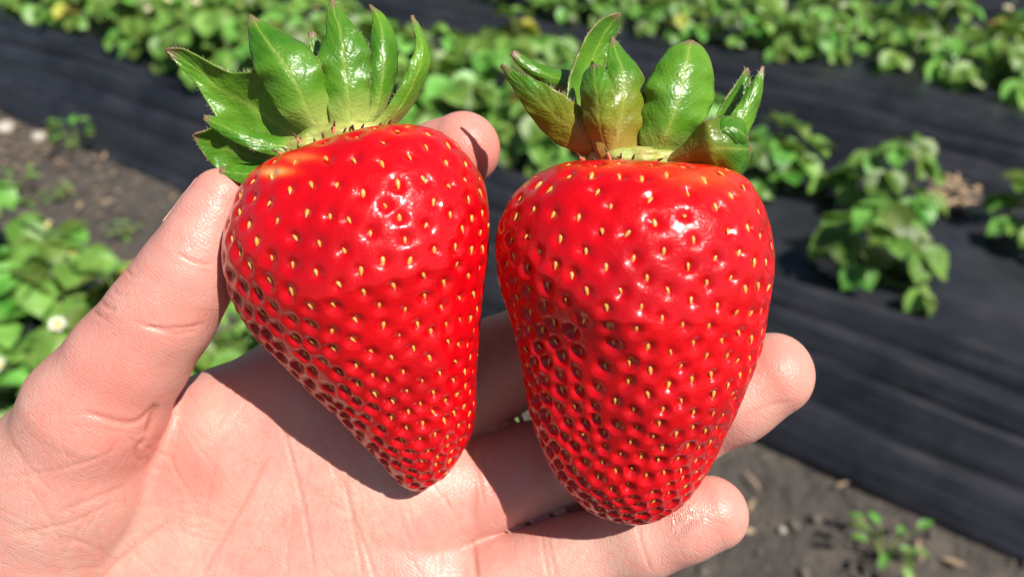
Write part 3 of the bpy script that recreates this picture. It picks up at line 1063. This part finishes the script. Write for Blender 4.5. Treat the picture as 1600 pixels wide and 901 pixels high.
def calyx(root, px, py, d, rx, ry, tilt, sd, stam):
    V, Fc = [], []
    nu, nv = 48, 20
    c = cc(px, py, d)
    for j in range(nv + 1):
        ph = math.pi * j / nv
        for i in range(nu):
            t = 2 * math.pi * i / nu
            k = 1 + .10 * math.sin(9 * t + sd) * math.sin(ph) + .05 * math.sin(17 * t) + .16 * noise.noise(Vector((math.cos(t) * 4, math.sin(t) * 4, ph * 3 + sd)))
            x = rx * math.sin(ph) * math.cos(t) * k; y = ry * math.cos(ph); z = rx * .8 * math.sin(ph) * math.sin(t) * k
            X = x * math.cos(tilt) - y * math.sin(tilt); Y = x * math.sin(tilt) + y * math.cos(tilt)
            V.append(c + np.array([X, Y, z]))
    for j in range(nv):
        for i in range(nu): Fc.append((j * nu + i, j * nu + (i + 1) % nu, (j + 1) * nu + (i + 1) % nu, (j + 1) * nu + i))
    mesh_obj('calyx_base', to_world(np.array(V)), Fc, M['calyx'], root)
    r = random.Random(sd)
    for (sx, sy, ex, ey) in stam:
        V, Fc, V2, F2 = [], [], [], []
        a = Vector(cc(sx, sy, d - rx * .75)); b = Vector(cc(ex, ey, d - rx * .75 - .0012))
        mdl = (a + b) / 2 + Vector((r.uniform(-.0003, .0003), r.uniform(-.0003, .0003), .0003))
        tube(V, Fc, [a, mdl, b], .00042, .00018, 6)
        dirn = (b - a).normalized()
        tube(V2, F2, [b - dirn * .0002, b + dirn * .0003, b + dirn * .0007, b + dirn * .001], .00030, .00012, 6)
        st = mesh_obj('stamen', to_world(np.array([list(x) for x in V])), Fc, M['filament'], root)
        mesh_obj('anther', to_world(np.array([list(x) for x in V2])), F2, M['anther'], root)


calyx(sbL, 522, 226, .167, .0120, .0042, -.24 * -1, 3,
      [(478, 232, 463, 214), (495, 232, 492, 222), (520, 214, 522, 196), (540, 210, 548, 200), (553, 212, 552, 202), (470, 246, 447, 234),
       (462, 250, 432, 237), (508, 226, 505, 214), (562, 208, 566, 199), (585, 205, 592, 197), (533, 214, 538, 205), (488, 242, 478, 236), (602, 203, 608, 192)])
calyx(sbR, 990, 254, .1685, .0105, .0034, 0.0, 8,
      [(958, 260, 948, 236), (969, 262, 970, 246), (985, 256, 989, 247), (940, 262, 930, 250), (1020, 254, 1030, 250), (1060, 262, 1050, 254), (1080, 262, 1088, 256), (912, 250, 905, 243)])


# ------------------------------------------------------------------ hand: a smooth implicit body turned into one mesh
def bpt(px, py, d, r):          # r in photo pixels at that depth
    return (cc(px, py, d), r / F * d)


THUMB = [bpt(344, 306, .166, 42), bpt(326, 352, .166, 47), bpt(306, 398, .166, 58), bpt(284, 442, .167, 70), bpt(250, 495, .168, 76), bpt(205, 560, .170, 84),
         bpt(150, 640, .173, 100), bpt(105, 745, .181, 125), bpt(20, 900, .190, 150)]
INDEX = [bpt(470, 612, .200, 86), bpt(570, 480, .205, 72), bpt(636, 330, .203, 66), bpt(687, 257, .196, 64), bpt(724, 233, .191, 58)]
MIDDLE = [bpt(600, 690, 0.1980, 84), bpt(770, 578, 0.2050, 76), bpt(880, 520, 0.1990, 68), bpt(990, 470, 0.1950, 60), bpt(1020, 455, 0.1930, 56)]
RING = [bpt(600, 780, 0.1965, 82), bpt(700, 764, 0.1975, 84), bpt(760, 752, 0.1985, 77), bpt(822, 734, 0.1985, 70), bpt(896, 712, 0.1985, 67), bpt(1060, 660, 0.1935, 71), bpt(1140, 620, 0.1875, 71), bpt(1204, 584, 0.1845, 65)]
LITTLE = [bpt(600, 900, 0.1930, 80), bpt(720, 926, 0.1930, 74), bpt(790, 909, 0.1920, 71), bpt(852, 890, 0.1910, 68), bpt(894, 875, 0.1900, 65), bpt(1000, 839, 0.1860, 62), bpt(1060, 816, 0.1840, 60), bpt(1112, 801, 0.1830, 57)]
PALM = [[bpt(-80, 900, 0.1985, 120), bpt(180, 775, 0.1985, 110), bpt(350, 680, 0.1955, 100), bpt(475, 610, 0.1960, 90)],
        [bpt(-80, 940, 0.2025, 120), bpt(300, 800, 0.1995, 100), bpt(610, 690, 0.1965, 88)],
        [bpt(-80, 1000, 0.2025, 120), bpt(300, 900, 0.1995, 100), bpt(640, 775, 0.1950, 86)],
        [bpt(-80, 1080, 0.1985, 130), bpt(300, 1000, 0.1965, 110), bpt(640, 890, 0.1935, 84)],
        [bpt(-80, 1180, 0.1965, 130), bpt(250, 1090, 0.1945, 120), bpt(580, 980, 0.1925, 84)],
        [bpt(-100, 1020, 0.1965, 170), bpt(-420, 1160, 0.1945, 165), bpt(-900, 1400, 0.1945, 190), bpt(-1300, 1610, 0.1945, 215)]]
BULGE = [bpt(300, 722, .192, 62), bpt(325, 700, .192, 55)]       # fleshy pad below the thumb fold


def cone(P, a, b, ra, rb):
    ba = b - a
    h = np.clip(((P - a) @ ba) / (ba @ ba), 0, 1)
    return np.linalg.norm(P - a - h[:, None] * ba, axis=1) - (ra + (rb - ra) * h)


def smin(a, b, k):
    h = np.clip(.5 + .5 * (b - a) / k, 0, 1)
    return b * (1 - h) + a * h - k * h * (1 - h)


def chain(P, ch, k=.003):
    d = None
    for (a, ra), (b, rb) in zip(ch[:-1], ch[1:]):
        c = cone(P, a, b, ra, rb)
        d = c if d is None else smin(d, c, k)
    return d


def hand_sdf(P):
    P = np.asarray(P, dtype=np.float64)
    palm = None
    for ch in PALM:
        c = chain(P, ch, .004)
        palm = c if palm is None else smin(palm, c, .009)
    palm = smin(palm, chain(P, BULGE), .008)
    fingers = [chain(P, c, .0035) for c in (INDEX, MIDDLE, RING, LITTLE)]
    f = fingers[0]
    for g_ in fingers[1:]: f = np.minimum(f, g_)
    d = smin(palm, f, .0055)
    d = smin(d, chain(P, THUMB, .004), .0028)
    return d


def surface_nets(fn, lo, hi, h):
    ns = [int(math.ceil((hi[k] - lo[k]) / h)) + 1 for k in range(3)]
    axs = [lo[k] + h * np.arange(ns[k]) for k in range(3)]
    vals = np.empty(ns, dtype=np.float32)
    for i in range(ns[0]):
        yy, zz = np.meshgrid(axs[1], axs[2], indexing='ij')
        pts = np.stack([np.full(yy.size, axs[0][i]), yy.ravel(), zz.ravel()], 1)
        vals[i] = fn(pts).reshape(ns[1], ns[2])
    s = vals < 0
    c = [s[i:ns[0] - 1 + i, j:ns[1] - 1 + j, k:ns[2] - 1 + k] for i in (0, 1) for j in (0, 1) for k in (0, 1)]
    cnt = sum(x.astype(int) for x in c)
    act = (cnt > 0) & (cnt < 8)
    vid = -np.ones(act.shape, int)
    cells = np.argwhere(act)
    vid[act] = np.arange(len(cells))
    acc = np.zeros((len(cells), 3)); num = np.zeros(len(cells))
    corners = [(i, j, k) for i in (0, 1) for j in (0, 1) for k in (0, 1)]
    cv = {q: vals[cells[:, 0] + q[0], cells[:, 1] + q[1], cells[:, 2] + q[2]] for q in corners}
    for q in corners:
        for ax_ in range(3):
            if q[ax_] == 0:
                q2 = list(q); q2[ax_] = 1; q2 = tuple(q2)
                a, b = cv[q], cv[q2]
                m = (a < 0) != (b < 0)
                t = np.where(m, a / (a - b + 1e-20), 0)
                p = np.tile(np.array(q, float), (len(cells), 1)); p[:, ax_] += t
                acc[m] += p[m]; num[m] += 1
    V = (cells + acc / num[:, None]) * h + np.array(lo)
    quads = []
    for ax_ in range(3):
        sl0 = [slice(0, None)] * 3; sl1 = [slice(0, None)] * 3
        sl0[ax_] = slice(0, -1); sl1[ax_] = slice(1, None)
        a, b = s[tuple(sl0)], s[tuple(sl1)]
        e = np.argwhere(a != b)
        o1, o2 = [k for k in range(3) if k != ax_]
        ok = (e[:, o1] > 0) & (e[:, o2] > 0) & (e[:, o1] < ns[o1] - 1) & (e[:, o2] < ns[o2] - 1)
        e = e[ok]
        ins = a[tuple(e.T)]
        def cell(d1, d2):
            c_ = e.copy(); c_[:, o1] -= d1; c_[:, o2] -= d2
            return vid[tuple(c_.T)]
        q = np.stack([cell(1, 1), cell(0, 1), cell(0, 0), cell(1, 0)], 1)
        flip = ins if ax_ != 1 else ~ins
        q[~flip] = q[~flip][:, ::-1]
        quads.append(q)
    Q = np.concatenate(quads)
    return V, Q[(Q >= 0).all(1)]


def subdivide(V, Q):
    E = np.sort(np.concatenate([Q[:, [i, (i + 1) % 4]] for i in range(4)]), 1)
    U, inv = np.unique(E, axis=0, return_inverse=True)
    inv = inv.ravel()
    nq, nv = len(Q), len(V)
    ev = (V[U[:, 0]] + V[U[:, 1]]) / 2
    fv = V[Q].mean(1)
    e = [nv + inv[i * nq:(i + 1) * nq] for i in range(4)]
    fc = nv + len(U) + np.arange(nq)
    newQ = np.concatenate([np.stack([Q[:, i], e[i], fc, e[(i - 1) % 4]], 1) for i in range(4)])
    return np.concatenate([V, ev, fv]), newQ


def grad(fn, P, e=2e-4):
    g_ = np.stack([fn(P + np.eye(3)[k] * e) - fn(P - np.eye(3)[k] * e) for k in range(3)], 1)
    return g_ / (np.linalg.norm(g_, axis=1, keepdims=True) + 1e-12)


def project(fn, P, it=2):
    for _ in range(it):
        P = P - grad(fn, P) * fn(P)[:, None]
    return P


HV, HQ = surface_nets(hand_sdf, (-.30, -.30, -.245), (.085, .045, -.135), .0021)
HV = project(hand_sdf, HV, 2)
HV, HQ = subdivide(HV, HQ)
HV = project(hand_sdf, HV, 1)
HV, HQ = subdivide(HV, HQ)
# a third level only matters in view; keep the arm coarse by dropping nothing but projecting once
HV = project(hand_sdf, HV, 1)
HN = grad(hand_sdf, HV)
px = HV[:, 0] / -HV[:, 2] * F + 800
py = 450.5 - HV[:, 1] / -HV[:, 2] * F
front = np.clip(HN[:, 2] * 4 + 1.2, 0, 1)


def polydist(px, py, pts):
    c = catmull(pts, 40)
    best = np.full(len(px), 1e9); tb = np.zeros(len(px))
    x0, y0, x1, y1 = c[:, 0].min() - 60, c[:, 1].min() - 60, c[:, 0].max() + 60, c[:, 1].max() + 60
    m = (px > x0) & (px < x1) & (py > y0) & (py < y1)
    X, Y = px[m], py[m]
    b = np.full(len(X), 1e9); t = np.zeros(len(X))
    for i in range(len(c) - 1):
        dx, dy = c[i + 1] - c[i]
        h = np.clip(((X - c[i, 0]) * dx + (Y - c[i, 1]) * dy) / (dx * dx + dy * dy + 1e-9), 0, 1)
        q = np.hypot(X - c[i, 0] - h * dx, Y - c[i, 1] - h * dy)
        k = q < b
        b[k] = q[k]; t[k] = (i + h[k]) / (len(c) - 1)
    best[m] = b; tb[m] = t
    return best, tb


CREASE = [  # points, depth mm, width px
    ([(248, 634), (239, 656), (231, 680)], .6, 6),
    ([(246, 632), (222, 655), (196, 661), (160, 652), (128, 640)], .38, 4),
    ([(229, 684), (215, 705), (222, 725)], .4, 4),
    ([(208, 500), (240, 512), (285, 512), (322, 506)], .30, 3),
    ([(225, 508), (270, 520), (310, 516)], .25, 3),
    ([(272, 392), (300, 408), (334, 414)], .25, 3),
    ([(430, 700), (413, 726), (385, 780), (350, 840), (312, 905)], .38, 3),
    ([(430, 640), (446, 680), (462, 740), (480, 820), (492, 905)], .3, 2.8),
    ([(530, 735), (541, 765), (552, 815), (562, 870), (566, 905)], .3, 2.8),
    ([(455, 800), (427, 831), (395, 870), (368, 905)], .14, 3.5),
    ([(0, 838), (60, 826), (120, 812), (190, 775)], .15, 3),
    ([(0, 745), (60, 738), (130, 722), (190, 700)], .15, 3),
    ([(155, 905), (200, 862), (262, 815)], .25, 4),
    ([(90, 800), (140, 780), (200, 758)], .2, 4),
    ([(738, 842), (741, 870), (744, 905)], .6, 4),
    ([(742, 660), (738, 700), (742, 760), (741, 830)], .35, 7),
    ([(756, 705), (762, 740), (770, 778)], .25, 4),
    ([(744, 730), (752, 760), (756, 790)], .25, 3),
    ([(856, 812), (858, 850), (870, 905)], .2, 3),
    ([(846, 822), (850, 860), (858, 900)], .22, 3),
    ([(994, 800), (1000, 840), (1018, 895)], .2, 3),
    ([(1150, 660), (1180, 640), (1230, 625)], .15, 4),
    ([(195, 420), (204, 430), (214, 432)], .25, 2.2), ([(176, 452), (186, 460), (200, 462)], .25, 2.2), ([(158, 470), (168, 480), (182, 484)], .4, 2.5),
    ([(146, 486), (156, 494), (170, 500)], .3, 2.5),
]
rw = random.Random(21)
for _ in range(130):       # fine random furrows over palm and thumb root
    x, y = rw.uniform(0, 720), rw.uniform(640, 900)
    a = rw.choice([rw.gauss(.35, .3), rw.gauss(-1.0, .3), rw.gauss(1.3, .25)]) if x < 330 else rw.gauss(-1.1, .35) if x < 500 else rw.gauss(1.35, .3)
    L = rw.uniform(15, 80)
    cx, cy = math.cos(a) * L, math.sin(a) * L
    CREASE.append(([(x - cx, y - cy), (x + rw.uniform(-6, 6), y + rw.uniform(-6, 6)), (x + cx, y + cy)], rw.uniform(.05, .14), rw.uniform(1.8, 3.2)))
disp = np.zeros(len(HV)); crease = np.zeros(len(HV))
for pts, dep_, w in CREASE:
    dd, tt = polydist(px, py, pts)
    fade = np.clip(np.minimum(tt, 1 - tt) * 6, 0, 1) ** .7 if dep_ < 1 else np.clip((1 - tt) * 3 + .3, 0, 1)
    gss = np.exp(-(dd / w) ** 2) * fade
    disp -= gss * dep_ * .001 * front
    disp += np.exp(-((dd - 2.3 * w) / (1.6 * w)) ** 2) * fade * min(dep_, .4) * .00010 * front * (dd < 60)
    crease = np.maximum(crease, gss * min(1, dep_ / .5) * front)
disp += vnoise(HV, 160, 40) * .00030 + vnoise(HV, 420, 41) * .00008
HV = HV + HN * disp[:, None]
wet = np.exp(-(((px - 1066) / 22) ** 2 + ((py - 800) / 42) ** 2) ** 2) * front
wet += .8 * np.exp(-(((px - 1092) / 22) ** 2 + ((py - 808) / 12) ** 2)) * front
flush = np.zeros(len(HV))
for x, y, r_, s in [(735, 240, 60, .7), (345, 300, 50, .45), (1215, 580, 60, .5), (1130, 795, 55, .4), (180, 640, 110, .35), (300, 740, 60, .5), (740, 760, 60, .25), (250, 480, 60, .25)]:
    flush += s * np.exp(-((px - x) ** 2 + (py - y) ** 2) / r_ ** 2)
hroot = empty('hand', to_world(cc(300, 760, .19)), 'open left hand, palm up, cradling the two red strawberries', 'hand')
mesh_obj('palm_and_fingers', to_world(HV), HQ, M['skin'], hroot, attrs={'crease': np.clip(crease, 0, 1), 'wet': np.clip(wet, 0, 1), 'flush': np.clip(flush, 0, 1)})

# thumb nail on the far left side of the thumb tip
nu, nv = 17, 21
a0, a1 = cc(346, 290, .166), cc(312, 372, .166)
axd = (a1 - a0) / np.linalg.norm(a1 - a0)
nd = np.array([-.80, .1, -.55]); nd -= axd * (nd @ axd); nd /= np.linalg.norm(nd)
sd_ = np.cross(axd, nd)
G = []
for j in range(nv):
    s = j / (nv - 1)
    for i in range(nu):
        t = (-1 + 2 * i / (nu - 1)) * .98 * (1 - .35 * (1 - s) ** 6)
        G.append(a0 + (a1 - a0) * (s - (.10 * t * t if s < .2 else 0)) + (nd * math.cos(t) + sd_ * math.sin(t)) * .0062)
G = project(hand_sdf, np.array(G), 3)
GN = grad(hand_sdf, G)
top = G + GN * .00035; bot = G - GN * .0003
V = np.concatenate([top, bot]); Fc = []; o2 = nu * nv
for j in range(nv - 1):
    for i in range(nu - 1):
        a = j * nu + i
        Fc.append((a, a + 1, a + nu + 1, a + nu)); Fc.append((o2 + a + nu, o2 + a + nu + 1, o2 + a + 1, o2 + a))
ring = list(range(nu)) + [j * nu + nu - 1 for j in range(1, nv)] + [(nv - 1) * nu + i for i in range(nu - 2, -1, -1)] + [j * nu for j in range(nv - 2, 0, -1)]
for q in range(len(ring)): Fc.append((ring[(q + 1) % len(ring)], ring[q], o2 + ring[q], o2 + ring[(q + 1) % len(ring)]))
mesh_obj('thumbnail', to_world(V), Fc, M['nail'], hroot)
